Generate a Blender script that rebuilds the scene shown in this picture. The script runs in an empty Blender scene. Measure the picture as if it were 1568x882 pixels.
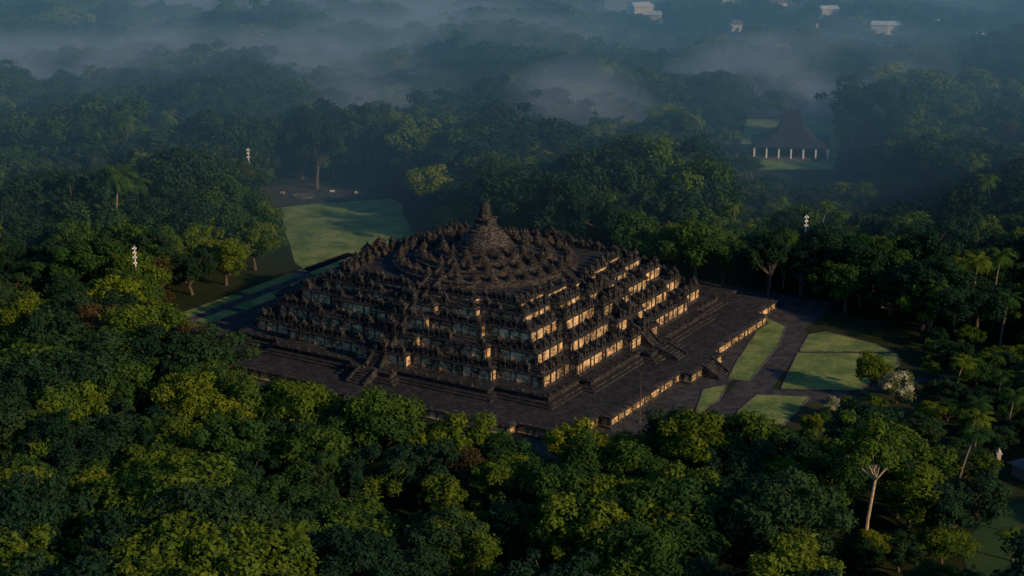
import bpy, math, random
import numpy as np
from mathutils import Vector, Matrix
random.seed(7); R=np.random.default_rng(7)
S=bpy.context.scene
COL=S.collection

# ------------------------------------------------------------------ helpers
class MB:
    """simple mesh accumulator with material index per face"""
    def __init__(s): s.v=[]; s.f=[]; s.m=[]
    def add(s,vs,fs,mi=0):
        o=len(s.v); s.v.extend([tuple(p) for p in vs])
        for f in fs: s.f.append(tuple(i+o for i in f)); s.m.append(mi)
    def addT(s,vs,fs,mis,M):
        o=len(s.v)
        for p in vs: s.v.append(tuple(M@Vector(p)))
        for f,m in zip(fs,mis): s.f.append(tuple(i+o for i in f)); s.m.append(m)
    def box(s,x0,x1,y0,y1,z0,z1,mi=0):
        s.add([(x0,y0,z0),(x1,y0,z0),(x1,y1,z0),(x0,y1,z0),(x0,y0,z1),(x1,y0,z1),(x1,y1,z1),(x0,y1,z1)],
              [(0,3,2,1),(4,5,6,7),(0,1,5,4),(1,2,6,5),(2,3,7,6),(3,0,4,7)],mi)
    def lathe(s,prof,n=12,c=(0,0,0),mi=0,holes=None):
        o=len(s.v)
        for r,z in prof:
            for i in range(n):
                a=2*math.pi*i/n; s.v.append((c[0]+r*math.cos(a),c[1]+r*math.sin(a),c[2]+z))
        for k in range(len(prof)-1):
            for i in range(n):
                if holes and holes[0]<=k<holes[1] and (i+k)%2==0: continue
                j=(i+1)%n
                s.f.append((o+k*n+i,o+k*n+j,o+(k+1)*n+j,o+(k+1)*n+i)); s.m.append(mi)
        s.f.append(tuple(o+(len(prof)-1)*n+i for i in range(n))); s.m.append(mi)
    def tube(s,pts,rads,n=6,mi=0):
        o=len(s.v)
        for k,(p,r) in enumerate(zip(pts,rads)):
            p=Vector(p)
            d=(Vector(pts[min(k+1,len(pts)-1)])-Vector(pts[max(k-1,0)]))
            if d.length<1e-6: d=Vector((0,0,1))
            d.normalize()
            a=d.cross(Vector((0.31,0.95,0.1))); a.normalize(); b=d.cross(a)
            for i in range(n):
                t=2*math.pi*i/n; s.v.append(tuple(p+a*(r*math.cos(t))+b*(r*math.sin(t))))
        for k in range(len(pts)-1):
            for i in range(n):
                j=(i+1)%n; s.f.append((o+k*n+i,o+k*n+j,o+(k+1)*n+j,o+(k+1)*n+i)); s.m.append(mi)
    def mesh(s,name,mats):
        me=bpy.data.meshes.new(name); me.from_pydata(s.v,[],s.f)
        for m in mats: me.materials.append(m)
        if len(mats)>1: me.polygons.foreach_set('material_index',s.m)
        me.update(); return me
def obj(name,me,parent=None,loc=(0,0,0),col=COL):
    o=bpy.data.objects.new(name,me); o.location=loc
    if parent: o.parent=parent
    col.objects.link(o); return o
def empty(name,loc=(0,0,0),rz=0):
    e=bpy.data.objects.new(name,None); e.location=loc; e.rotation_euler=(0,0,rz); COL.objects.link(e); return e

# ------------------------------------------------------------------ materials
def newmat(name):
    m=bpy.data.materials.new(name); m.use_nodes=True; nt=m.node_tree; nt.nodes.clear()
    out=nt.nodes.new('ShaderNodeOutputMaterial'); return m,nt,out
def N(nt,t,**k):
    n=nt.nodes.new(t)
    for a,b in k.items(): setattr(n,a,b)
    return n
def ramp(nt,stops):
    r=N(nt,'ShaderNodeValToRGB'); e=r.color_ramp.elements
    while len(e)<len(stops): e.new(0.5)
    for i,(p,c) in enumerate(stops): e[i].position=p; e[i].color=(*c,1)
    return r
def stone(name,c0,c1,c2,block=(0.75,0.75,0.32),bump=0.6,big=.75,pos=(.25,.5,.85)):
    m,nt,out=newmat(name); L=nt.links.new
    tc=N(nt,'ShaderNodeTexCoord')
    sn=N(nt,'ShaderNodeVectorMath',operation='DIVIDE'); sn.inputs[1].default_value=block
    off=N(nt,'ShaderNodeVectorMath',operation='ADD'); off.inputs[1].default_value=(0.137,0.211,0.173)
    fl=N(nt,'ShaderNodeVectorMath',operation='FLOOR')
    L(tc.outputs['Object'],off.inputs[0]); L(off.outputs[0],sn.inputs[0]); L(sn.outputs[0],fl.inputs[0])
    wn=N(nt,'ShaderNodeTexWhiteNoise'); L(fl.outputs[0],wn.inputs['Vector'])
    n1=N(nt,'ShaderNodeTexNoise'); n1.inputs['Scale'].default_value=0.2; n1.inputs['Detail'].default_value=6; n1.inputs['Roughness'].default_value=0.7
    n2=N(nt,'ShaderNodeTexNoise'); n2.inputs['Scale'].default_value=1.8; n2.inputs['Detail'].default_value=5
    L(tc.outputs['Object'],n1.inputs['Vector']); L(tc.outputs['Object'],n2.inputs['Vector'])
    a=N(nt,'ShaderNodeMath',operation='MULTIPLY_ADD'); a.inputs[1].default_value=0.42; L(wn.outputs['Value'],a.inputs[0])
    b=N(nt,'ShaderNodeMath',operation='MULTIPLY_ADD'); b.inputs[1].default_value=big; b.inputs[2].default_value=.095-big/2; L(n1.outputs['Fac'],b.inputs[0]); L(b.outputs[0],a.inputs[2])
    c=N(nt,'ShaderNodeMath',operation='MULTIPLY_ADD'); c.inputs[1].default_value=0.5; L(n2.outputs['Fac'],c.inputs[0]); L(a.outputs[0],c.inputs[2])
    r=ramp(nt,[(pos[0],c0),(pos[1],c1),(pos[2],c2)]); L(c.outputs[0],r.inputs['Fac'])
    bs=N(nt,'ShaderNodeBsdfPrincipled'); bs.inputs['Roughness'].default_value=0.9; bs.inputs['Specular IOR Level'].default_value=0.2
    bp=N(nt,'ShaderNodeBump'); bp.inputs['Strength'].default_value=bump; bp.inputs['Distance'].default_value=0.25
    L(c.outputs[0],bp.inputs['Height']); L(bp.outputs[0],bs.inputs['Normal'])
    L(r.outputs[0],bs.inputs['Base Color']); L(bs.outputs[0],out.inputs[0]); return m
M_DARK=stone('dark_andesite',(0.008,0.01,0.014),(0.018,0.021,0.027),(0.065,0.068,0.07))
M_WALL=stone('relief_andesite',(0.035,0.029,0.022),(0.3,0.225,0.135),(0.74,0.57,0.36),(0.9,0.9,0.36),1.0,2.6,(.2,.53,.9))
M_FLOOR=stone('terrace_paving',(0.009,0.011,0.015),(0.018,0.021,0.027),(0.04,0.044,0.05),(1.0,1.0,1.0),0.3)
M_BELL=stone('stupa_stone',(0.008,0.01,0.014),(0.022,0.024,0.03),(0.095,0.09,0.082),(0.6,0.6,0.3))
M_PATH=stone('path_paving',(0.02,0.024,0.031),(0.037,0.042,0.051),(0.064,0.07,0.078),(1.6,1.6,1.6),0.2)
M_KERB=stone('kerb_stone',(0.05,0.05,0.055),(0.09,0.09,0.09),(0.15,0.15,0.14),(1,1,1),0.2)

def foliage(name,cols,trans=0.25):
    m,nt,out=newmat(name); L=nt.links.new
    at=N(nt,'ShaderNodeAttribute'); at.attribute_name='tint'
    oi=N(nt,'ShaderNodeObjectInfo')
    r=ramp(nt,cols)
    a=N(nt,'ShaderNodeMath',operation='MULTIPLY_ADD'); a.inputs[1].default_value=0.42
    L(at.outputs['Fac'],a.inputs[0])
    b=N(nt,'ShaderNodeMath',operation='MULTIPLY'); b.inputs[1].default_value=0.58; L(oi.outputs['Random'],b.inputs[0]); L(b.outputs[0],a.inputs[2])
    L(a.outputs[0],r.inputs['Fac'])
    d=N(nt,'ShaderNodeBsdfDiffuse')
    t=N(nt,'ShaderNodeBsdfTranslucent'); mx=N(nt,'ShaderNodeMixShader'); mx.inputs[0].default_value=trans
    L(r.outputs[0],d.inputs['Color']); L(r.outputs[0],t.inputs['Color'])
    L(d.outputs[0],mx.inputs[1]); L(t.outputs[0],mx.inputs[2]); L(mx.outputs[0],out.inputs[0]); return m
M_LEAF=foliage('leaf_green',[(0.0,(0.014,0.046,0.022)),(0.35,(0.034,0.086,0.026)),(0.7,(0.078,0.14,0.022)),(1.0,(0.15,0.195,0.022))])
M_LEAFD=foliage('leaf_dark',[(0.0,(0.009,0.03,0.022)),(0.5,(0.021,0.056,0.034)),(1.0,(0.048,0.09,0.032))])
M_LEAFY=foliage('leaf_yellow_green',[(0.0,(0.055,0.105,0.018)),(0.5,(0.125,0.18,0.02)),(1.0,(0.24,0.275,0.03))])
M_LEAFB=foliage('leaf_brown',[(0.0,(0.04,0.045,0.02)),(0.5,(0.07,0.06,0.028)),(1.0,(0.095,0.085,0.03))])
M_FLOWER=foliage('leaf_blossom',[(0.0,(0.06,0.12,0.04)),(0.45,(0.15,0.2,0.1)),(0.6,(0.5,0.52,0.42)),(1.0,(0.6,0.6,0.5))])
def plain(name,c,rough=0.8,var=0.25,scale=2.0,metal=0):
    m,nt,out=newmat(name); L=nt.links.new
    tc=N(nt,'ShaderNodeTexCoord'); n=N(nt,'ShaderNodeTexNoise'); n.inputs['Scale'].default_value=scale; n.inputs['Detail'].default_value=5
    L(tc.outputs['Object'],n.inputs['Vector'])
    r=ramp(nt,[(0.3,tuple(x*(1-var) for x in c)),(0.7,tuple(min(1,x*(1+var)) for x in c))]); L(n.outputs['Fac'],r.inputs[0])
    b=N(nt,'ShaderNodeBsdfPrincipled'); b.inputs['Roughness'].default_value=rough; b.inputs['Metallic'].default_value=metal
    L(r.outputs[0],b.inputs['Base Color']); L(b.outputs[0],out.inputs[0]); return m
M_BARK=plain('bark',(0.07,0.06,0.05)); M_BARKW=plain('pale_bark',(0.14,0.13,0.11)); M_BARKX=plain('white_bark',(0.4,0.34,0.25))
M_WHITE=plain('white_paint',(0.78,0.78,0.76),0.6,0.08); M_ROOF=plain('dark_roof_tiles',(0.01,0.014,0.026),0.95,0.3,1.0)
M_ROOFL=plain('pale_metal_roof',(0.5,0.54,0.57),0.5,0.25,0.4); M_ROOFR=plain('weathered_tile_roof',(0.12,0.09,0.08),0.8,0.3,0.5)
M_ROOFG=plain('grey_roof',(0.12,0.125,0.13),0.7,0.3,0.6)
M_PLAST=plain('plaster_wall',(0.42,0.42,0.4),0.85,0.2,0.6); M_GLASS=plain('dark_opening',(0.02,0.022,0.025),0.3,0.2)
M_METAL=plain('grey_metal',(0.25,0.26,0.27),0.5,0.1,2,0.3)
def grassmat(name,stops,sc=0.12):
    m,nt,out=newmat(name); L=nt.links.new
    tc=N(nt,'ShaderNodeTexCoord')
    n=N(nt,'ShaderNodeTexNoise'); n.inputs['Scale'].default_value=sc; n.inputs['Detail'].default_value=9; n.inputs['Roughness'].default_value=0.7
    n2=N(nt,'ShaderNodeTexNoise'); n2.inputs['Scale'].default_value=2.5; n2.inputs['Detail'].default_value=4
    L(tc.outputs['Object'],n.inputs['Vector']); L(tc.outputs['Object'],n2.inputs['Vector'])
    a=N(nt,'ShaderNodeMath',operation='MULTIPLY_ADD'); a.inputs[1].default_value=0.35; L(n2.outputs['Fac'],a.inputs[0])
    b=N(nt,'ShaderNodeMath',operation='MULTIPLY'); b.inputs[1].default_value=0.65; L(n.outputs['Fac'],b.inputs[0]); L(b.outputs[0],a.inputs[2])
    r=ramp(nt,stops); L(a.outputs[0],r.inputs[0])
    d=N(nt,'ShaderNodeBsdfPrincipled'); d.inputs['Roughness'].default_value=0.9; d.inputs['Specular IOR Level'].default_value=0.1
    bp=N(nt,'ShaderNodeBump'); bp.inputs['Strength'].default_value=0.5; bp.inputs['Distance'].default_value=0.2; L(n2.outputs['Fac'],bp.inputs['Height']); L(bp.outputs[0],d.inputs['Normal'])
    L(r.outputs[0],d.inputs['Base Color']); L(d.outputs[0],out.inputs[0]); return m
M_GROUND=grassmat('undergrowth',[(0.3,(0.008,0.018,0.01)),(0.5,(0.018,0.032,0.014)),(0.7,(0.04,0.05,0.022))],0.05)
M_LAWN=grassmat('mown_lawn',[(0.40,(0.055,0.115,0.042)),(0.5,(0.13,0.205,0.072)),(0.57,(0.22,0.28,0.1))],0.11)
M_LAWND=grassmat('rough_grass',[(0.3,(0.02,0.05,0.02)),(0.5,(0.03,0.07,0.028)),(0.7,(0.05,0.09,0.03))],0.1)
M_DIRT=grassmat('bare_earth',[(0.3,(0.02,0.03,0.016)),(0.5,(0.035,0.045,0.022)),(0.7,(0.04,0.065,0.022))],0.15)
M_FIELD=grassmat('rice_field',[(0.3,(0.14,0.18,0.13)),(0.5,(0.24,0.28,0.23)),(0.7,(0.34,0.36,0.32))],0.03)

# ------------------------------------------------------------------ terrain
def sm(x,a,b):
    t=np.clip((x-a)/(b-a),0,1); return t*t*(3-2*t)
def hz(x,y):
    f=sm(y,760,1150)
    h=f*(7*np.sin(x/150+1.0)*np.cos(y/190)+5*np.sin(x/67+y/91))
    return h+sm(y,1300,3500)*120*(0.6+0.4*np.sin(x/900+2))
def H1(x,y): return float(hz(np.array(float(x)),np.array(float(y))))
xs=np.unique(np.concatenate([np.arange(-900,901,30),np.linspace(-7000,-900,20),np.linspace(900,7000,20)]))
ys=np.unique(np.concatenate([np.arange(0,1801,30),np.linspace(1800,9000,25),np.linspace(-3000,0,8)]))
X,Y=np.meshgrid(xs,ys); Z=hz(X,Y)
vv=np.stack([X.ravel(),Y.ravel(),Z.ravel()],1); nx=len(xs); ny=len(ys)
ff=[(j*nx+i,j*nx+i+1,(j+1)*nx+i+1,(j+1)*nx+i) for j in range(ny-1) for i in range(nx-1)]
me=bpy.data.meshes.new('ground'); me.from_pydata(vv.tolist(),[],ff); me.materials.append(M_GROUND)
me.polygons.foreach_set('use_smooth',[True]*len(ff)); obj('ground',me)

def sheet(name,poly,z,mat,kerb=False):
    mb=MB(); n=len(poly)
    mb.add([(x,y,z) for x,y in poly],[tuple(range(n))],0)
    if kerb:
        A=sum(poly[i][0]*poly[(i+1)%n][1]-poly[(i+1)%n][0]*poly[i][1] for i in range(n))
        sg=1 if A>0 else -1
        for i in range(n):
            x0,y0=poly[i]; x1,y1=poly[(i+1)%n]; l=math.hypot(x1-x0,y1-y0); nx_,ny_=(y1-y0)/l*sg*0.3,-(x1-x0)/l*sg*0.3
            mb.add([(x0,y0,0),(x1,y1,0),(x1+nx_,y1+ny_,0),(x0+nx_,y0+ny_,0),(x0,y0,.14),(x1,y1,.14),(x1+nx_,y1+ny_,.14),(x0+nx_,y0+ny_,.14)],
                   [(4,5,6,7),(0,1,5,4),(2,3,7,6),(1,2,6,5),(3,0,4,7)],1)
    return obj(name,mb.mesh(name,[mat,M_KERB]))
CX,CY=-7.0,398.5; TH=math.radians(31.5); c_,s_=math.cos(TH),math.sin(TH)
def loc2w(a,b): return (CX+a*c_+b*s_, CY-a*s_+b*c_)
def w2loc(x,y): dx,dy=x-CX,y-CY; return (dx*c_-dy*s_, dx*s_+dy*c_)
sheet('temple_plaza',[loc2w(a,b) for a,b in [(-80,-66),(72,-66),(72,74),(-80,74)]],0.012,M_PATH)
LAWNS=[
 [(-81.6,538.7),(-72,544),(-62,547),(-52,551),(-43.4,552),(-39,543),(-38,530),(-33,505),(-31,480),(-44,468),(-60,453),(-67,466),(-72,490),(-76.4,509)],
 [(69.8,410),(73.7,402),(69,386),(57.6,359),(53,361),(57,374),(62,388)],
 [(78.8,395),(84,397.5),(94,388),(98,381.5),(74,381.5)],
 [(73.2,379.8),(98.5,379.8),(96.8,371),(82.6,352.5),(64.8,354)],
 [(58.3,349.5),(70.4,348),(61,330),(49,324.5),(52,338)],
 [(46,353),(51.7,356),(49,347),(42,336)],
 [(84,268),(96,286),(120,292),(118,244),(80,240)],
]
LAWNS+= [[loc2w(a,b) for a,b in P] for P in [
 [(-72,-40),(-67,-40),(-67,-22),(-72,-22)],[(-72,-19),(-67,-19),(-67,0),(-72,0)],[(-72,4),(-67,4),(-67,22),(-72,22)],[(-72,26),(-66,26),(-66,44),(-72,44)],
 [(-80,-34),(-76,-34),(-76,-10),(-80,-10)],[(-80,-7),(-76,-7),(-76,16),(-80,16)],[(-80,20),(-76,20),(-76,44),(-80,44)]]]
for i,P in enumerate(LAWNS): sheet('lawn',P,0.06,M_LAWND if i==6 else M_LAWN,kerb=(i!=6 and i!=0))
sheet('paved_path',[(75,408),(79,398),(73.5,381),(62,353),(80,352),(82,346),(69,344),(60,330),(45,318),(36,322),(52,352),(60,372),(70,398)],0.022,M_PATH)
sheet('forecourt_paving',[(-92,541),(-80,541),(-60,551),(-46,556),(-44,574),(-66,582),(-92,572)],0.018,M_PATH)
sheet('service_path',[(82,354),(98,362),(120,366),(120,363),(98,358),(82,350)],0.018,M_PATH)
sheet('garden_ground',[(66,345),(84,352),(98,360),(104,345),(92,325),(70,318),(56,326)],0.008,M_DIRT)
m=MB(); m.lathe([(4.2,0),(4.2,.45),(3.7,.45),(3.7,.3)],24,mi=1); obj('flower_bed',m.mesh('flower_bed',[M_LAWN,M_KERB]),loc=(-76,556,0))
for x,y,rz in [(-66,562,.3),(-84,560,-.4),(-57,560,1.2)]:
    m=MB(); m.box(-.9,.9,-.25,.25,.42,.5); m.box(-.8,-.65,-.22,.22,0,.42); m.box(.65,.8,-.22,.22,0,.42); m.box(-.9,.9,.2,.26,.5,.95)
    o=obj('park_bench',m.mesh('park_bench',[M_PLAST]),loc=(x,y,.02)); o.rotation_euler[2]=rz

# ------------------------------------------------------------------ temple
T=empty('stone_temple',(CX,CY,0),-TH)
def plan(a,d,p1,p2):
    side=[(-a,-a),(-p1,-a),(-p1,-a-d),(-p2,-a-d),(-p2,-a-2*d),(p2,-a-2*d),(p2,-a-d),(p1,-a-d),(p1,-a)]
    P=[]
    for k in range(4):
        for x,y in side:
            for _ in range(k): x,y=-y,x
            P.append((x,y))
    return P
def loft(mb,prof,a,d,p1,p2,cap=None):
    rings=[]
    for o,z,_ in prof:
        rings.append(len(mb.v)); mb.v.extend([(x,y,z) for x,y in plan(a+o,d,p1+o,p2+o)])
    n=36
    for k in range(len(prof)-1):
        for i in range(n):
            j=(i+1)%n; mb.f.append((rings[k]+i,rings[k]+j,rings[k+1]+j,rings[k+1]+i)); mb.m.append(prof[k][2])
    if cap is not None:
        mb.f.append(tuple(rings[-1]+i for i in range(n))); mb.m.append(cap)
def niche_parts():
    m=MB()
    m.box(-.95,-.55,-.6,.6,0,1.9); m.box(.55,.95,-.6,.6,0,1.9); m.box(-.55,.55,.25,.6,0,1.9); m.box(-.55,.55,-.58,.25,1.55,1.88)
    m.box(-1.1,1.1,-.75,.75,-.35,0); m.box(-1.08,1.08,-.72,.72,1.9,2.12); m.box(-.75,.75,-.55,.55,2.12,2.42); m.box(-.48,.48,-.4,.4,2.42,2.68)
    m.lathe([(.38,0),(.4,.25),(.3,.55),(.12,.7),(.1,.95),(.03,1.3)],7,(0,0,2.68))
    m.lathe([(.42,0),(.44,.18),(.3,.28),(.28,.6),(.3,.75),(.1,.86),(.16,.95),(.17,1.1),(.08,1.25)],7,(0,-.12,0),1)
    m.v=[(x*.85,y*.9,z*.64) for x,y,z in m.v]
    return m
def finial_parts(h=1.15,r=.28):
    m=MB(); m.box(-r*1.3,r*1.3,-r*1.3,r*1.3,0,.25)
    m.lathe([(r,.25),(r*1.05,.25+.22*h),(r*.75,.25+.42*h),(r*.3,.25+.5*h),(r*.28,.25+.65*h),(.03,.25+h)],7); return m
NI=niche_parts(); FI=finial_parts(); FS=finial_parts(.8,.25)
def along(mb,P,z,inset,spacing,finials=True,small=False):
    n=len(P)
    for i in range(n):
        x0,y0=P[i]; x1,y1=P[(i+1)%n]; dx,dy=x1-x0,y1-y0; l=math.hypot(dx,dy)
        ux,uy=dx/l,dy/l; ang=math.atan2(uy,ux); ox,oy=-uy*inset,ux*inset
        k=max(1,round(l/spacing)) if l>2.6 else 0
        for q in range(k):
            t=(q+.5)/k*l
            M=Matrix.Translation((x0+ux*t+ox,y0+uy*t+oy,z+random.uniform(-.05,.05)))@Matrix.Rotation(ang+random.uniform(-.03,.03),4,'Z')@Matrix.Diagonal((1,1,random.uniform(.7,1.2),1))
            if small:
                if random.random()<.75: mb.addT(FS.v,FS.f,FS.m,M)
            elif random.random()<0.84: mb.addT(NI.v,NI.f,NI.m,M)
        if finials:
            for q in range(k+1):
                if random.random()<.25: continue
                t=min(max(q/max(k,1)*l,.4),l-.4)
                M=Matrix.Translation((x0+ux*t+ox,y0+uy*t+oy,z-.1))@Matrix.Rotation(ang,4,'Z')@Matrix.Diagonal((1,1,random.uniform(.6,1.3),1))
                mb.addT(FI.v,FI.f,FI.m,M)
D=2.4
def pil(mb,P,z0,z1,sp,out=.16,w=.22,mi=0):
    n=len(P)
    for i in range(n):
        x0,y0=P[i]; x1,y1=P[(i+1)%n]; dx,dy=x1-x0,y1-y0; l=math.hypot(dx,dy); ux,uy=dx/l,dy/l
        k=max(1,round(l/sp))
        for q in range(k+1):
            t=min(max((q+random.uniform(-.3,.3))/k*l,w),l-w); ang=math.atan2(uy,ux)
            M=Matrix.Translation((x0+ux*t,y0+uy*t,0))@Matrix.Rotation(ang,4,'Z')
            b=MB(); ww=w*random.uniform(.6,1.6); b.box(-ww,ww,-out*random.uniform(.7,1.6),.1,z0,z1); mb.addT(b.v,b.f,[mi]*6,M)
mb=MB()
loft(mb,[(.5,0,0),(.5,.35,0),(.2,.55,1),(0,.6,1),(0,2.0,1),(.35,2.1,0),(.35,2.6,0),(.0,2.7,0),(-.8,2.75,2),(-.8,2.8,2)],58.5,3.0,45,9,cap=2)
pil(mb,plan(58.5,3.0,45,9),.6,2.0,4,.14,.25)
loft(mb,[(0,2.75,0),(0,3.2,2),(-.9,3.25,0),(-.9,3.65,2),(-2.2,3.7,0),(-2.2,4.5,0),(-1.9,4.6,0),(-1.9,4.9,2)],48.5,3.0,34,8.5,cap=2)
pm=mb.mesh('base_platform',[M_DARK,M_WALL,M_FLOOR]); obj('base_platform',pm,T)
ornament=MB()
along(ornament,plan(46.6,3.0,32.1,6.6),4.85,.5,3.0,False,True)
LV=[(42.5,4.8),(38.4,8.3),(34.3,11.8),(30.2,15.2)]
gal=MB()
for k,(a,z0) in enumerate(LV):
    p1=a-12.5; p2=7.2; h=3.5 if k<3 else 2.4
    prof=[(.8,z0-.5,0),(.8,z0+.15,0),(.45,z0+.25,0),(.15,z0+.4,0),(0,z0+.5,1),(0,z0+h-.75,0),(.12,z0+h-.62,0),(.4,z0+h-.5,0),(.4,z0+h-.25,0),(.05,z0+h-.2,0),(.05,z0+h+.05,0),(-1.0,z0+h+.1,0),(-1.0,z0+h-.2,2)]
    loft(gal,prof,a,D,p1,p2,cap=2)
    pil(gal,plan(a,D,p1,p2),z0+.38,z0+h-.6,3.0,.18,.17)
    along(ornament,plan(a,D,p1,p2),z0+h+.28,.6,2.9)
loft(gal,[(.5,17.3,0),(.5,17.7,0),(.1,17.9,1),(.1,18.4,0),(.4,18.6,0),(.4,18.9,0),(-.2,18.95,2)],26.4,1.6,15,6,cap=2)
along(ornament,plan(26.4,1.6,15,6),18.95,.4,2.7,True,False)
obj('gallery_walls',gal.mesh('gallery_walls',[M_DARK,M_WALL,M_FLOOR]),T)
obj('niches_and_finials',ornament.mesh('niches_and_finials',[M_DARK,M_BELL]),T)
ct=MB()
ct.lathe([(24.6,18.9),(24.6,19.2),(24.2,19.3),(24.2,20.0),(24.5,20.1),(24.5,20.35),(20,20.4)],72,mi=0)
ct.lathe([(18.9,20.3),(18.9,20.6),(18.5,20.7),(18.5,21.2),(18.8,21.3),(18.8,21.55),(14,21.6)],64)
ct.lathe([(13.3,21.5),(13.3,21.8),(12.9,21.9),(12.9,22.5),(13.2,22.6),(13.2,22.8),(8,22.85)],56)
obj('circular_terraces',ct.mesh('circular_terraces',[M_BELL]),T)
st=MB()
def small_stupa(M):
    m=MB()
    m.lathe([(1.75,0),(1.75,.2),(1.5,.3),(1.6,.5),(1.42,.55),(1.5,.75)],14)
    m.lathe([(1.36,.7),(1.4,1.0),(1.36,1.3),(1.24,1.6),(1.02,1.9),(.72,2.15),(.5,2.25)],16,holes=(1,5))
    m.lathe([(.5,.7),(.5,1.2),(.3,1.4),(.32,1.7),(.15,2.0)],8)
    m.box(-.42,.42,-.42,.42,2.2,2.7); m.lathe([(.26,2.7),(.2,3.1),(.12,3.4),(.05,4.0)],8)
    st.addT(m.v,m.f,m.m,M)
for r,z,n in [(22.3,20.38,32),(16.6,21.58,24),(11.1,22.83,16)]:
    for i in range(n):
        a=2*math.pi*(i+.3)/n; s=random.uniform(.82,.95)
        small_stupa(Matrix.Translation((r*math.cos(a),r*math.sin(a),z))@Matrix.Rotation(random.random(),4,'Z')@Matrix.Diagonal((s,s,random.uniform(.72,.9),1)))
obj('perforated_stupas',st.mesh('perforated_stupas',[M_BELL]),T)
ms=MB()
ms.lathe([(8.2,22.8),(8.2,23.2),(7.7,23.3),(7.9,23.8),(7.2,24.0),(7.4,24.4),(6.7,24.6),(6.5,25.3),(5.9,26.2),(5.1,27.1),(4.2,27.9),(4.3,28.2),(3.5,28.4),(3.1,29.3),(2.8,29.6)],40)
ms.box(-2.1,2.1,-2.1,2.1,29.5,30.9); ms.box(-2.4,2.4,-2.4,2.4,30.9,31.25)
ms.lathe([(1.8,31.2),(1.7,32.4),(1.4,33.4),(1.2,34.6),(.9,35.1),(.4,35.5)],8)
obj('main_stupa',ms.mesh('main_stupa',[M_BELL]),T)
sw=MB()
segs=[(58.5+6+4.5,58.5+6,0,2.8,2.6),(48.5+6+3.2,48.5+6-2,2.8,4.9,2.2)]
for k,(a,z0) in enumerate(LV): segs.append((a+2*D+3.0,a+2*D-.9,z0+.05,z0+(3.5 if k<3 else 2.4)+.15,1.7))
segs+= [(31.8,29.8,17.4,18.9,1.6),(26.9,24.1,18.97,20.38,1.6),(20.6,18.4,20.4,21.6,1.6),(15,12.8,21.6,22.85,1.6)]
for q in range(4):
    Rm=Matrix.Rotation(q*math.pi/2,4,'Z')
    for (o,i,za,zb,w) in segs:
        n=max(4,int((zb-za)/.32)); b=MB()
        for k in range(n):
            t0=o+(i-o)*k/n; b.box(-w,w,-t0,-i+.05,za-.1 if k==0 else za+(zb-za)*k/n,za+(zb-za)*(k+1)/n)
        for sx in (-1,1):
            xa,xb=sorted((sx*w,sx*(w+.55)))
            b.add([(xa,-o-.3,za-.1),(xb,-o-.3,za-.1),(xb,-i,za-.1),(xa,-i,za-.1),(xa,-o-.3,za+.7),(xb,-o-.3,za+.7),(xb,-i,zb+.7),(xa,-i,zb+.7)],
                  [(0,3,2,1),(4,5,6,7),(0,1,5,4),(1,2,6,5),(2,3,7,6),(3,0,4,7)])
        sw.addT(b.v,b.f,b.m,Rm)
    for k,(a,z0) in enumerate(LV):
        y=-(a+2*D-.4); z=z0+(3.5 if k<3 else 2.4)+.15; b=MB()
        b.box(-1.7,-.85,y-.8,y+.8,z,z+2.0); b.box(.85,1.7,y-.8,y+.8,z,z+2.0); b.box(-1.9,1.9,y-.95,y+.95,z+2.0,z+2.3); b.box(-1.3,1.3,y-.7,y+.7,z+2.3,z+2.7); b.box(-.8,.8,y-.5,y+.5,z+2.7,z+3.0)
        b.lathe([(.4,0),(.4,.3),(.2,.5),(.05,1.0)],8,(0,y,z+3.0)); sw.addT(b.v,b.f,b.m,Rm)
obj('stairways_and_gates',sw.mesh('stairways_and_gates',[M_DARK]),T)

# ------------------------------------------------------------------ trees
def leaf_arrays(C,RR,cnt,size,rng,squash=.75,up=.25):
    P=[];T_=[]
    for c,r,n in zip(C,RR,cnt):
        d=rng.normal(size=(n,3)); d[:,2]+=up*1.2; d/=np.linalg.norm(d,axis=1)[:,None]
        rad=r*(.5+.6*np.sqrt(rng.random(n)))*(1+.3*np.sin(d[:,0]*5+c[0])*np.cos(d[:,1]*6+c[1]))
        p=np.array(c)+d*rad[:,None]*np.array([1,1,squash])
        nn=d*.8+rng.normal(size=(n,3))*.5+np.array([0,0,.45]); nn/=np.linalg.norm(nn,axis=1)[:,None]
        t=np.cross(nn,rng.normal(size=(n,3))); t/=np.linalg.norm(t,axis=1)[:,None]; b=np.cross(nn,t)
        s=size*(.55+.9*rng.random(n))[:,None]
        q=np.stack([p-t*s,p-b*s*.55,p+t*s,p+b*s*.55],1); P.append(q)
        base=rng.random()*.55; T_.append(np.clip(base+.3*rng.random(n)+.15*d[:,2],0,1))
    return np.concatenate(P),np.concatenate(T_)
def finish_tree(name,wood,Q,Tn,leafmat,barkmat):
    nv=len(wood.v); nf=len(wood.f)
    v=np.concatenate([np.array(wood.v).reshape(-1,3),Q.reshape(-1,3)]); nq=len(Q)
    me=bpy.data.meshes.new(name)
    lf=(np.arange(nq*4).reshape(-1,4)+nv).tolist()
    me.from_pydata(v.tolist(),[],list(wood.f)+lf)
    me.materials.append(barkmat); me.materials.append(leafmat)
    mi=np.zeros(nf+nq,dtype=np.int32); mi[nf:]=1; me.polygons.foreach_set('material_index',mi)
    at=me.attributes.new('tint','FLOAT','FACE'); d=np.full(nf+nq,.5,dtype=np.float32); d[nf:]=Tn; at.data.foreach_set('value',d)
    me.update(); return me
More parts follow.
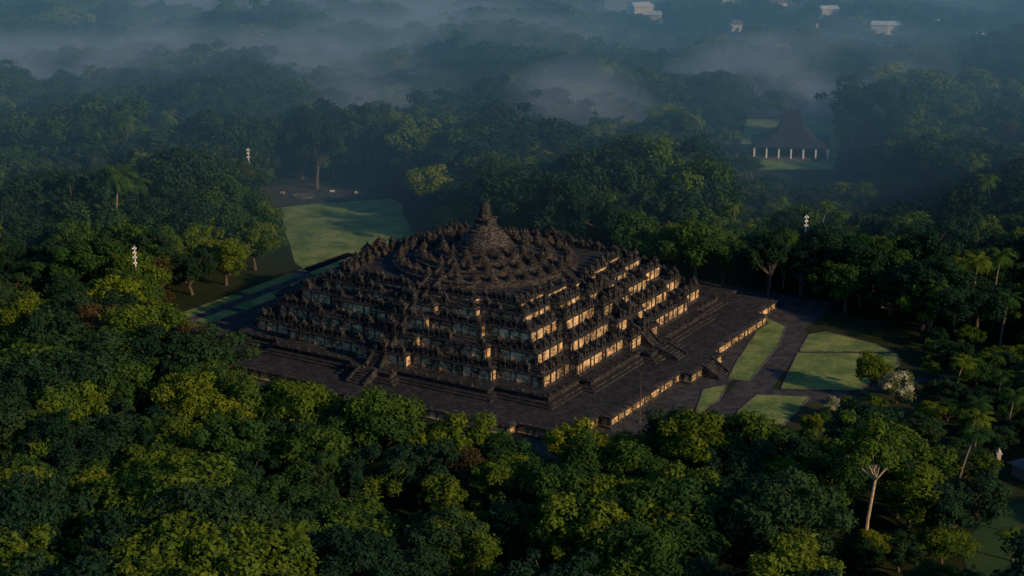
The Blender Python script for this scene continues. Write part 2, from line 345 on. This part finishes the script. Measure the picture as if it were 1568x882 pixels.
def broadleaf(name,seed,H,RX,cb,ncl,leafn,size,leafmat=M_LEAF,barkmat=M_BARK,shape='dome',clr=.3,trunkr=.45,fr=(.45,1.02)):
    rng=np.random.default_rng(seed); w=MB()
    zc=H*(cb+1)/2; RZ=H*(1-cb)/2
    C=[];RR=[]; lob=rng.random(4)*6.28
    for i in range(ncl):
        th=i*2.39996+rng.random()*.6; u=(i+.5)/ncl
        zz=1-1.55*u; rr=math.sqrt(max(0,1-zz*zz))
        f=rng.uniform(*fr)*(1+.2*math.sin(2*th+lob[0])+.12*math.sin(3*th+lob[1]))
        if shape=='oval': f*=(1-.15*zz)
        c=[RX*rr*f*math.cos(th)+rng.normal()*.5,RX*rr*f*math.sin(th)+rng.normal()*.5,zc+RZ*zz*f*1.05+rng.normal()*.8]
        C.append(c); RR.append(RX*clr*rng.uniform(.5,1.4))
    bend=rng.normal(size=2)*.5; fork=(bend[0],bend[1],H*cb*.95)
    w.tube([(0,0,-.6),(bend[0]*.3,bend[1]*.3,H*cb*.4),fork,(bend[0]*1.5,bend[1]*1.5,H*(cb+.25))],[trunkr*1.35,trunkr,trunkr*.8,trunkr*.45],8)
    for i in range(0,ncl,max(1,ncl//12)):
        c=C[i]; m=[(fork[0]*.5+c[0]*.5),(fork[1]*.5+c[1]*.5),fork[2]*.45+c[2]*.55-.4]
        w.tube([fork,m,c],[trunkr*.5,trunkr*.3,trunkr*.12],5)
    tot=sum(r*r for r in RR); cnt=[max(20,int(leafn*r*r/tot)) for r in RR]
    Q,Tn=leaf_arrays(C,RR,cnt,size,rng)
    return finish_tree(name,w,Q,Tn,leafmat,barkmat)
def palm(name,seed,H,lean):
    rng=np.random.default_rng(seed); w=MB()
    pts=[(lean*(t**1.6),0,H*t-.5*(t==0)) for t in np.linspace(0,1,7)]
    w.tube(pts,[.32,.24,.21,.19,.17,.16,.15],7); top=np.array(pts[-1]); Q=[];Tn=[]
    for i in range(26):
        az=i*2.39996; el=math.radians(rng.uniform(-35,70)); L_=rng.uniform(3.0,4.0); hd=np.array([math.cos(az),math.sin(az),0])
        prev=top.copy(); e=el; side=np.array([-math.sin(az),math.cos(az),0]); n=14; tn=rng.random()
        for k in range(n):
            st_=L_/n; nxt=prev+hd*math.cos(e)*st_+np.array([0,0,math.sin(e)*st_]); e-=.13
            wd=.75*math.sin(math.pi*(k+1.2)/(n+1.6))
            for sg in (-1,1):
                tip=side*sg*wd+np.array([0,0,-.55*wd*rng.uniform(.6,1.3)])+hd*.3
                Q.append([prev,prev*.5+nxt*.5,prev*.5+nxt*.5+tip,prev+tip*.97]); Tn.append(tn*.6+.4*rng.random())
            prev=nxt
    return finish_tree(name,w,np.array(Q),np.array(Tn),M_LEAF,M_BARKW)
def bare(name,seed,H):
    rng=np.random.default_rng(seed); w=MB(); tips=[]
    def br(p,d,l,r,dep):
        q=p+d*l*.5+rng.normal(size=3)*l*.04; e=p+d*l
        w.tube([p,q,e],[r,r*.8,r*.6],5 if dep<3 else 4)
        if dep>=2: tips.append(e)
        if dep==5: return
        for _ in range(3 if dep<4 else 2):
            nd=d+rng.normal(size=3)*.42; nd[2]+=.12; nd/=np.linalg.norm(nd); br(e,nd,l*rng.uniform(.62,.8),r*.6,dep+1)
    br(np.array([0,0,-.5]),np.array([0,0,1.]),H*.3,.4,0)
    idx=rng.choice(len(tips),min(len(tips),170),replace=False); C=[tips[i] for i in idx]
    Q,Tn=leaf_arrays(C,[H*.06]*len(C),[34]*len(C),.2,rng)
    return finish_tree(name,w,Q,Tn,M_LEAFB,M_BARKW)
V={}
V['round_a']=broadleaf('round_a',1,15,7.4,.36,48,11500,.33,clr=.22)
V['round_b']=broadleaf('round_b',2,15,7.2,.33,34,11000,.33,clr=.27)
V['round_c']=broadleaf('round_c',21,16,7.6,.34,42,11500,.32,M_LEAFY,clr=.23)
V['round_d']=broadleaf('round_d',22,16,7.4,.34,38,11000,.34,M_LEAFD,clr=.25)
V['oval_a']=broadleaf('oval_a',3,17,5.2,.3,44,10000,.32,shape='oval',clr=.28)
V['oval_b']=broadleaf('oval_b',4,18,4.8,.34,34,8500,.32,M_LEAFD,shape='oval',clr=.32)
V['dense_a']=broadleaf('dense_a',5,12.5,6.0,.25,52,11000,.3,M_LEAFD,clr=.22)
V['dense_b']=broadleaf('dense_b',6,13,6.2,.27,40,10000,.3,clr=.26)
V['umbrella']=broadleaf('umbrella',7,15,9.0,.6,46,12000,.3,M_LEAFD,clr=.2)
V['tall']=broadleaf('tall',8,20,6.4,.36,30,7500,.32,M_LEAFD,M_BARKW,clr=.26,trunkr=.3)
V['bush']=broadleaf('bush',9,6,3.4,.15,22,4000,.26,clr=.36,trunkr=.2)
V['palm_a']=palm('palm_a',10,13,1.2); V['palm_b']=palm('palm_b',11,16,3.2)
V['bare']=bare('bare',12,15)
V['bright']=broadleaf('bright',13,9,4.2,.35,24,4500,.28,M_LEAFY,clr=.3,trunkr=.22)
V['blossom']=broadleaf('blossom',14,6,3.8,.2,20,3500,.24,M_FLOWER,clr=.32,trunkr=.2)
V['slender']=broadleaf('slender',15,22,5.2,.58,26,5500,.3,M_LEAF,M_BARKX,clr=.26,trunkr=.3,fr=(.55,1))
HT={'round_a':15,'round_b':15,'round_c':16,'round_d':16,'oval_a':17,'oval_b':18,'dense_a':12.5,'dense_b':13,'umbrella':15,'tall':20,'bush':6,'palm_a':13,'palm_b':16,'bare':15,'bright':9,'blossom':6,'slender':22}
placed=[]
def tree(kind,x,y,h,name,rz=None,r=5,wide=1.0):
    o=obj(name,V[kind],loc=(x,y,H1(x,y))); s=h/HT[kind]; o.scale=(s*wide,s*wide,s); o.rotation_euler=(0,0,random.random()*6.28 if rz is None else rz); placed.append((x,y,r)); return o
B='broadleaf_tree'
for kind,x,y,h,w in [
 ('round_c',-68,313,17.5,1.1),('dense_b',-54,311,15,1.1),('round_a',-42.5,307,16.5,1.0),('round_b',-27,301,17.5,1.0),('oval_b',-35,301,15,1.2),('dense_b',-12.5,296,14,1.1),
 ('oval_a',-1,288,13,1.2),('round_b',22,284,13.5,1.05),('round_c',37,290,17.5,1.05),('round_b',47,293,16,1),('dense_a',55,290,14,1),('dense_b',-73,324,14,1.2),
 ('dense_b',-83,350,12,1.1),('round_b',-70,336,12,1.1),('dense_a',-56,323,12,1.1),
 ('round_b',-86,320,16,1),('oval_a',-84,334,14,1.2),('dense_a',-18,284,14,1),('round_a',8,273,14,1.1),('dense_b',28,268,15,1.1),('round_b',-40,286,15,1.1),('round_a',-56,290,16,1.1),
 ('round_d',-72.5,568,27,.9),('umbrella',-98,560,27,1.0),('round_d',-112,572,26,1),('oval_a',-56,596,26,1.2),('round_b',-20,560,22,1.2),('round_d',-8,535,20,1.1),('round_c',-27,522,18,1.1),('dense_b',7,512,17,1.1),('round_d',26,505,18,1.1),
 ('round_b',45,480,17,1.1),('round_a',60,468,17,1.1),('dense_b',72,452,14,1.1),('round_d',92,438,17,1),('dense_a',104,412,14,1.2),('round_d',116,428,18,1),('oval_b',83,432,15,1.3),
 ('dense_b',-81,478,15,1.2),('round_d',-92,500,20,1.1),('round_b',-78,458,13,1.2),('oval_a',-94,470,17,1.2),('umbrella',152,540,20,1.0),
 ('dense_b',-84,442,13,1.1),('dense_a',-92,432,12,1.1),('round_b',-102,445,14,1.0),('dense_b',-110,418,12,1.1)]:
    tree(kind,x,y,h,B,wide=w)
tree('bright',13,300,11,'broadleaf_tree',wide=1.1)
tree('bright',85,350,9,'broadleaf_tree',r=3); tree('blossom',90,344,6.5,'flowering_tree',r=3); tree('blossom',73,335,4,'flowering_tree',r=3)
tree('bright',66,322,5,'broadleaf_tree',r=3)
tree('bare',-101,363,19,'sparse_tree',wide=1.2); tree('bare',-92,370,16,'sparse_tree',wide=1.2)
tree('slender',66,268,25,'slender_tree',r=7); tree('palm_b',88,287,15,'palm_tree',rz=0.3,r=3,wide=1.2); tree('palm_a',104,268,9,'palm_tree',r=4,wide=1.7); tree('palm_a',92,262,6,'palm_tree',r=4,wide=2.2)
tree('bright',-104,396,14,'broadleaf_tree',wide=1.2); tree('bright',-98,383,13,'broadleaf_tree',wide=1.2)
for x,y,h in [(118,398,17),(124,404,18),(110,392,15),(112,340,9),(118,335,10),(106,352,8),(-118,300,14),(-105,290,13),(126,384,14),(110,325,10),(132,412,18),(100,318,10),(97,306,12),(116,312,12)]: tree('palm_a',x,y,h,'palm_tree',r=3.8,wide=max(1.05,15/h))
for x,y in [(76,326),(80,333),(94,352),(99,349),(70,330),(86,325),(95,336),(104,371),(107,378),(62,318),(90,356),(84,338),(78,342),(103,362)]: tree('bush',x,y,random.uniform(2.2,4),'shrub',r=2)

def inpoly(x,y,P):
    c=False; n=len(P)
    for i in range(n):
        x0,y0=P[i]; x1,y1=P[(i+1)%n]
        if (y0>y)!=(y1>y) and x<(x1-x0)*(y-y0)/(y1-y0)+x0: c=not c
    return c
EXC=[
 [(-70,436),(-88,490),(-92,535),(-98,580),(-42,582),(-24,545),(-22,490),(-20,470)],
 [(58,430),(80,422),(102,398),(108,372),(112,366),(112,356),(98,350),(90,325),(62,300),(20,302),(0,328)],
 [(78,236),(88,292),(108,306),(130,296),(130,230)],
 [(92,552),(124,552),(140,654),(152,715),(106,715),(92,654)],
 [(-88,381),(-62,327),(-30,312),(-12,300),(14,298),(20,318),(-10,340)],
 [(60,1040),(96,1040),(120,1240),(66,1240)],
]
def excluded(x,y):
    a,b=w2loc(x,y)
    if -68<a<67 and -66.5<b<68: return True
    if -84<a<-60 and -45<b<50: return True
    return any(inpoly(x,y,P) for P in EXC)
HOUSES=[(80,1130,.2,12,6,4,M_ROOFL),(112,1165,-.1,14,6,4,M_ROOFL),(86,1060,.4,7,5,5,M_ROOFL),(92,1036,-.3,6,4,4,M_ROOFL),
  (140,1000,.1,5,4,3,M_ROOFR),(175,940,.2,6,4,3.2,M_ROOFL),(198,1010,.2,5,4,3,M_ROOFR),(236,985,.1,6,4,4,M_ROOFL),(228,978,-.2,5,4,5,M_ROOFL),(225,895,.3,7,4,3.5,M_ROOFL),(262,870,.2,6,4,3.2,M_ROOFL),(250,915,.5,5,4,3,M_ROOFR),
  (284,880,0,5,4,3,M_ROOFL),(268,1010,.3,6,4,3,M_ROOFL),(180,1080,.3,6,5,3,M_ROOFR),(-160,1040,.2,6,5,4,M_ROOFL),(172,645,.1,6,4,4,M_ROOFR),
  (210,1050,.2,6,4,4,M_ROOFL),(150,1090,.1,6,4,4,M_ROOFL),(276,940,.2,6,4,4,M_ROOFL)]
kinds=['round_a','round_b','oval_a','oval_b','dense_a','dense_b','umbrella','tall','bush','palm_a','palm_b','bare','bright','round_c','round_d']
protoc=bpy.data.collections.new('tree_species')
for i,k in enumerate(kinds):
    o=bpy.data.objects.new('species_%02d'%i,V[k]); protoc.objects.link(o)
pts=[];idx=[];rot=[];scl=[]
y=205.0
wn_=np.array([.17,.18,.11,.09,.09,.12,.02,.04,.05,.02,.02,.02,.02,.10,.06]); wn_/=wn_.sum()
wf_=np.array([.10,.10,.09,.14,.14,.06,.06,.08,.05,.03,.02,.015,.008,.03,.2]); wf_/=wf_.sum()  # far and side trees: haze and weak sun put into a darker leaf mix
wb_=np.array([.12,.12,.08,.14,.14,.08,.02,.03,.05,.02,.01,.01,.01,.03,.2]); wb_/=wb_.sum()  # nearest trees: vignette darkening put into the leaf colours by darker species
while y<1500:
    sp=8.8 if y<520 else (9.8 if y<900 else 11.0)
    xm=.36*y+40; x=-xm
    while x<xm:
        px,py=x+R.uniform(-.5,.5)*sp,y+R.uniform(-.5,.5)*sp
        x+=sp
        if excluded(px,py): continue
        if any((px-a)**2+(py-b)**2<r*r for a,b,r in placed): continue
        if py>600 and any(abs(px-q[0])<10 and -30<py-q[1]<8 for q in HOUSES): continue
        big=.5+.5*math.sin(px/23+1.7*math.sin(py/31))*math.cos(py/27+.6)
        if R.random()<.13: continue
        ww=wf_ if (py>420 or abs(px)>95) else (wb_ if py<255 else wn_)
        k=int(R.choice(len(kinds),p=ww))
        base=12+5*big if py<460 else 12+12*big
        h=base*R.uniform(.7,1.28)
        if kinds[k]=='bush': h=R.uniform(4,8)
        if kinds[k]=='bright': h*=.75
        if 'palm' in kinds[k]: h*=1.1
        if 262<py<330 and -90<px<75: h=min(h,14 if (py<285 or px<-20 or px>30) else 10.5)
        if 78<px<135 and 296<py<388: h=min(h,6.0)
        if 48<px<86 and 215<py<262: h=min(h,6.5)
        if 66<px<150 and 470<py<660: h=min(h,8)
        if 95<px<170 and 654<py<770: h=min(h,8)
        if -118<px<-88 and 380<py<410: h=min(h,13)
        if 40<px<380 and 840<py<1250: h=min(h,R.uniform(6,13))
        s=h/HT[kinds[k]]; wd=R.uniform(.85,1.4)*(1.1 if py>520 else 1)
        if h<8 and kinds[k]!='bush': wd*=1.3
        if 'palm' in kinds[k]: wd=max(.9,1/s*.9)
        pts.append((px,py,H1(px,py)-.3)); idx.append(k); rot.append(R.uniform(0,6.28)); scl.append((s*wd,s*wd,s))
    y+=sp*.92
me=bpy.data.meshes.new('forest'); me.from_pydata(pts,[],[])
a=me.attributes.new('k','INT','POINT'); a.data.foreach_set('value',idx)
a=me.attributes.new('r','FLOAT','POINT'); a.data.foreach_set('value',rot)
a=me.attributes.new('s','FLOAT_VECTOR','POINT'); a.data.foreach_set('vector',np.array(scl).ravel())
fo=obj('forest',me)
ng=bpy.data.node_groups.new('forest_scatter','GeometryNodeTree')
ng.interface.new_socket('Geometry',in_out='INPUT',socket_type='NodeSocketGeometry'); ng.interface.new_socket('Geometry',in_out='OUTPUT',socket_type='NodeSocketGeometry')
gi=ng.nodes.new('NodeGroupInput'); go=ng.nodes.new('NodeGroupOutput'); ip=ng.nodes.new('GeometryNodeInstanceOnPoints'); ci=ng.nodes.new('GeometryNodeCollectionInfo')
ci.inputs['Collection'].default_value=protoc; ci.inputs['Separate Children'].default_value=True; ci.inputs['Reset Children'].default_value=True
def na(n,t):
    q=ng.nodes.new('GeometryNodeInputNamedAttribute'); q.data_type=t; q.inputs['Name'].default_value=n; return q.outputs['Attribute']
cx=ng.nodes.new('ShaderNodeCombineXYZ'); LK=ng.links.new
LK(na('r','FLOAT'),cx.inputs[2]); ip.inputs['Pick Instance'].default_value=True
LK(gi.outputs[0],ip.inputs['Points']); LK(ci.outputs[0],ip.inputs['Instance']); LK(na('k','INT'),ip.inputs['Instance Index']); LK(cx.outputs[0],ip.inputs['Rotation']); LK(na('s','FLOAT_VECTOR'),ip.inputs['Scale']); LK(ip.outputs[0],go.inputs[0])
md=fo.modifiers.new('scatter','NODES'); md.node_group=ng

# ------------------------------------------------------------------ open field strip far away (follows the terrain)
m=MB(); n0=8; rows=[]
for j in range(n0+1):
    yy=1045+j*24; xl=62+j*1.0; xr=94+j*3.2
    rows.append([(xl+(xr-xl)*i/4,yy,H1(xl+(xr-xl)*i/4,yy)+1.2) for i in range(5)])
vs=[p for r_ in rows for p in r_]; m.add(vs,[(j*5+i,j*5+i+1,(j+1)*5+i+1,(j+1)*5+i) for j in range(n0) for i in range(4)])
obj('field',m.mesh('field',[M_FIELD]))

# ------------------------------------------------------------------ masts
def mast(name,x,y,h):
    m=MB(); m.tube([(0,0,0),(0,0,h*.5),(0,0,h)],[.2,.15,.1],8,1); m.lathe([(.5,0),(.5,.5),(.3,.6)],8,mi=1)
    for z,o in ((h-.5,0),(h-1.7,.1),(h-3.0,0),(h-4.6,.1)):
        m.box(-.45,.45,-.05,.05,z,z+.1,0)
        for sx in (-.4+o,.4-o): m.box(sx-.16,sx+.16,-.35,-.06,z-.15,z+.3,0)
    m.tube([(0,0,h-5.5),(0,0,h+.2)],[.16,.13],8,0)
    m.box(-.25,.25,-.3,.3,2,3,1); obj(name,m.mesh(name,[M_WHITE,M_METAL]),loc=(x,y,0))
mast('floodlight_mast',-89,520,25); mast('floodlight_mast',-102,409,20.5); mast('floodlight_mast',85.5,442,21)
m=MB(); m.tube([(0,0,0),(0,0,6),(0,0,12)],[.16,.12,.05],6); m.box(-.4,.4,-.4,.4,0,.3); obj('lightning_rod',m.mesh('lightning_rod',[M_BARK]),loc=(*loc2w(65.5,-38),0))

# ------------------------------------------------------------------ pavilion
def pavilion(x,y,rz,sc=1.0):
    e=empty('pavilion',(x,y,0),rz); e.scale=(sc,)*3
    r=MB()
    def ring(w,d,z): return [(-w,-d,z),(w,-d,z),(w,d,z),(-w,d,z)]
    rs=[ring(13,10.5,4.2),ring(7.6,6,6.3),ring(4.6,3.4,8.6),ring(2.4,.5,14.6),ring(2.2,.25,14.9)]
    vs=[p for q in rs for p in q]; fs=[(k*4+i,k*4+(i+1)%4,(k+1)*4+(i+1)%4,(k+1)*4+i) for k in range(4) for i in range(4)]+[(16,17,18,19),(3,2,1,0)]
    r.add(vs,fs); r.box(-2.7,-2.1,-.3,.3,14.6,15.5); r.box(2.1,2.7,-.3,.3,14.6,15.5); obj('roof',r.mesh('roof',[M_ROOF]),e)
    c=MB()
    for i in range(7):
        for j in range(5):
            if i in(0,6) or j in(0,4) or (i in (2,4) and j in (1,3)):
                X_=-12+4*i; Y_=-9.5+4.75*j; c.box(X_-.25,X_+.25,Y_-.25,Y_+.25,.5,4.3)
    obj('columns',c.mesh('columns',[M_WHITE]),e)
    b=MB(); b.box(-13,13,-10.5,10.5,0,.5); b.box(-2,2,-11.6,-10.5,0,.25); b.box(-5,5,4,9,.5,3.9,1); obj('floor_and_rooms',b.mesh('floor_and_rooms',[M_KERB,M_PLAST]),e)
pavilion(114,632,math.radians(-8),1.22)
sheet('pavilion_court_backdrop',[(96,602),(126,602),(138,650),(152,712),(108,712),(96,650)],0.012,M_LAWN)  # lawn clearing behind the pavilion added as a lighter backdrop for its roof
def house(x,y,rz,w,d,h,roof,wall=M_PLAST,hip=.25,name='village_house'):
    e=empty(name,(x,y,H1(x,y)),rz)
    b=MB(); b.box(-w,w,-d,d,-2,h); obj('walls',b.mesh('walls',[wall]),e)
    o=MB(); k=max(2,int(w/1.8))
    for i in range(k):
        X_=-w+(i+.5)*2*w/k; o.box(X_-.5,X_+.5,-d-.03,-d+.02,1,min(h-.7,2.6))
    o.box(-.5+w*.3,.5+w*.3,-d-.05,-d+.02,0,2.1); obj('windows_and_door',o.mesh('windows_and_door',[M_GLASS]),e)
    r=MB(); q=.8; hh=d*.5
    r.add([(-w-q,-d-q,h-.2),(w+q,-d-q,h-.2),(w+q,d+q,h-.2),(-w-q,d+q,h-.2),(-w-q+hip*d,0,h+hh),(w+q-hip*d,0,h+hh)],[(0,1,5,4),(2,3,4,5),(1,2,5),(3,0,4),(3,2,1,0)]); obj('roof',r.mesh('roof',[roof]),e)
for x,y,rz,w,d,h,rf in HOUSES: house(x,y,rz,w,d,h+2 if y>800 else h,rf)
house(111,301,.5,6,4,3.0,M_ROOFG,M_METAL,.5,'park_office')
m=MB(); m.box(-.7,.7,-.7,.7,0,.5); m.box(-.4,.4,-.4,.4,.5,3.4); m.box(-.6,.6,-.6,.6,3.4,3.7); m.lathe([(.38,3.7),(.4,4.0),(.22,4.3),(.08,4.7)],10); obj('gate_pillar',m.mesh('gate_pillar',[M_PLAST]),loc=(102,305,0))

# ------------------------------------------------------------------ haze and mist (real volumes of air)
def volume(name,x0,x1,y0,y1,z0,z1,dens,colr,blobs=None,rate=1.0):
    b=MB(); b.box(x0,x1,y0,y1,z0,z1); m,nt,out=newmat(name+'_air'); L=nt.links.new
    s=N(nt,'ShaderNodeVolumeScatter'); s.inputs['Color'].default_value=(*colr,1); s.inputs['Density'].default_value=dens; s.inputs['Anisotropy'].default_value=0
    ab=N(nt,'ShaderNodeVolumeAbsorption'); ab.inputs['Color'].default_value=(*colr,1); ab.inputs['Density'].default_value=dens
    ad=N(nt,'ShaderNodeAddShader'); L(s.outputs[0],ad.inputs[0]); L(ab.outputs[0],ad.inputs[1])
    if blobs:
        tc=N(nt,'ShaderNodeTexCoord'); mp=N(nt,'ShaderNodeMapping'); mp.inputs['Scale'].default_value=(.016,.011,.035)
        L(tc.outputs['Object'],mp.inputs[0]); n=N(nt,'ShaderNodeTexNoise'); n.inputs['Scale'].default_value=1; n.inputs['Detail'].default_value=3; L(mp.outputs[0],n.inputs['Vector'])
        acc=None
        for bx,by,rx,ry,amp in blobs:
            q=N(nt,'ShaderNodeMapping'); q.inputs['Location'].default_value=(-bx/rx,-by/ry,-10/30); q.inputs['Scale'].default_value=(1/rx,1/ry,1/30); L(tc.outputs['Object'],q.inputs[0])
            l=N(nt,'ShaderNodeVectorMath',operation='LENGTH'); L(q.outputs[0],l.inputs[0])
            r=N(nt,'ShaderNodeMapRange'); r.inputs['From Min'].default_value=1; r.inputs['From Max'].default_value=0; r.inputs['To Max'].default_value=amp; r.clamp=True; L(l.outputs['Value'],r.inputs['Value'])
            if acc is None: acc=r.outputs[0]
            else:
                p=N(nt,'ShaderNodeMath',operation='ADD'); L(acc,p.inputs[0]); L(r.outputs[0],p.inputs[1]); acc=p.outputs[0]
        nr=N(nt,'ShaderNodeMapRange'); nr.inputs['From Min'].default_value=.36; nr.inputs['From Max'].default_value=.64; nr.inputs['To Max'].default_value=dens; L(n.outputs['Fac'],nr.inputs['Value'])
        mu=N(nt,'ShaderNodeMath',operation='MULTIPLY'); L(acc,mu.inputs[0]); L(nr.outputs[0],mu.inputs[1])
        L(mu.outputs[0],s.inputs['Density']); L(mu.outputs[0],ab.inputs['Density'])
    L(ad.outputs[0],out.inputs['Volume'])
    try: m.cycles.volume_step_rate=rate
    except Exception as e: print(e)
    obj(name,b.mesh(name,[m]))
volume('haze',-1500,1500,430,2600,-30,75,.0013,(.22,.6,1.0))
volume('mist',-400,400,560,1350,-8,42,.055,(.52,.74,1.0),[(-170,760,120,80,1.3),(-260,740,90,70,1.0),(26,640,40,42,2.0),(55,1130,120,110,.4),(-30,830,130,80,.9),(130,725,70,45,1.6),(-60,680,60,45,.8),(-120,1000,200,140,.9),(170,790,90,60,.5),(230,1110,160,90,.3)],rate=2.0)

# ------------------------------------------------------------------ light
W=bpy.data.worlds.new('World'); S.world=W; W.use_nodes=True; nt=W.node_tree; nt.nodes.clear()
sky=nt.nodes.new('ShaderNodeTexSky'); sky.sky_type='NISHITA'; sky.sun_disc=False
SD=Vector((.80,-.60,math.tan(math.radians(21))*1.0)).normalized()
sky.sun_elevation=math.asin(SD.z); sky.sun_rotation=math.atan2(SD.x,SD.y)
tint=nt.nodes.new('ShaderNodeMix'); tint.data_type='RGBA'; tint.blend_type='MULTIPLY'; tint.inputs['Factor'].default_value=1; tint.inputs['B'].default_value=(.52,.86,1.15,1)
bg=nt.nodes.new('ShaderNodeBackground'); bg.inputs['Strength'].default_value=.078; wo=nt.nodes.new('ShaderNodeOutputWorld')
nt.links.new(sky.outputs[0],tint.inputs['A']); nt.links.new(tint.outputs['Result'],bg.inputs[0]); nt.links.new(bg.outputs[0],wo.inputs[0])
sl=bpy.data.lights.new('sun','SUN'); sl.energy=4.0; sl.angle=math.radians(1.2); sl.color=(1,.6,.27)
so=bpy.data.objects.new('sun',sl); COL.objects.link(so); so.rotation_euler=(-SD).to_track_quat('-Z','Y').to_euler(); so.location=(200,200,200)

# ------------------------------------------------------------------ camera
cam=bpy.data.cameras.new('camera'); co=bpy.data.objects.new('camera',cam); COL.objects.link(co)
cam.sensor_width=36; cam.lens=36*2400/1568; cam.clip_start=1; cam.clip_end=20000
co.location=(0,0,130); co.rotation_euler=(math.radians(90-16.5),0,0); S.camera=co
S.view_settings.view_transform='Standard'; S.view_settings.look='None'; S.view_settings.exposure=0
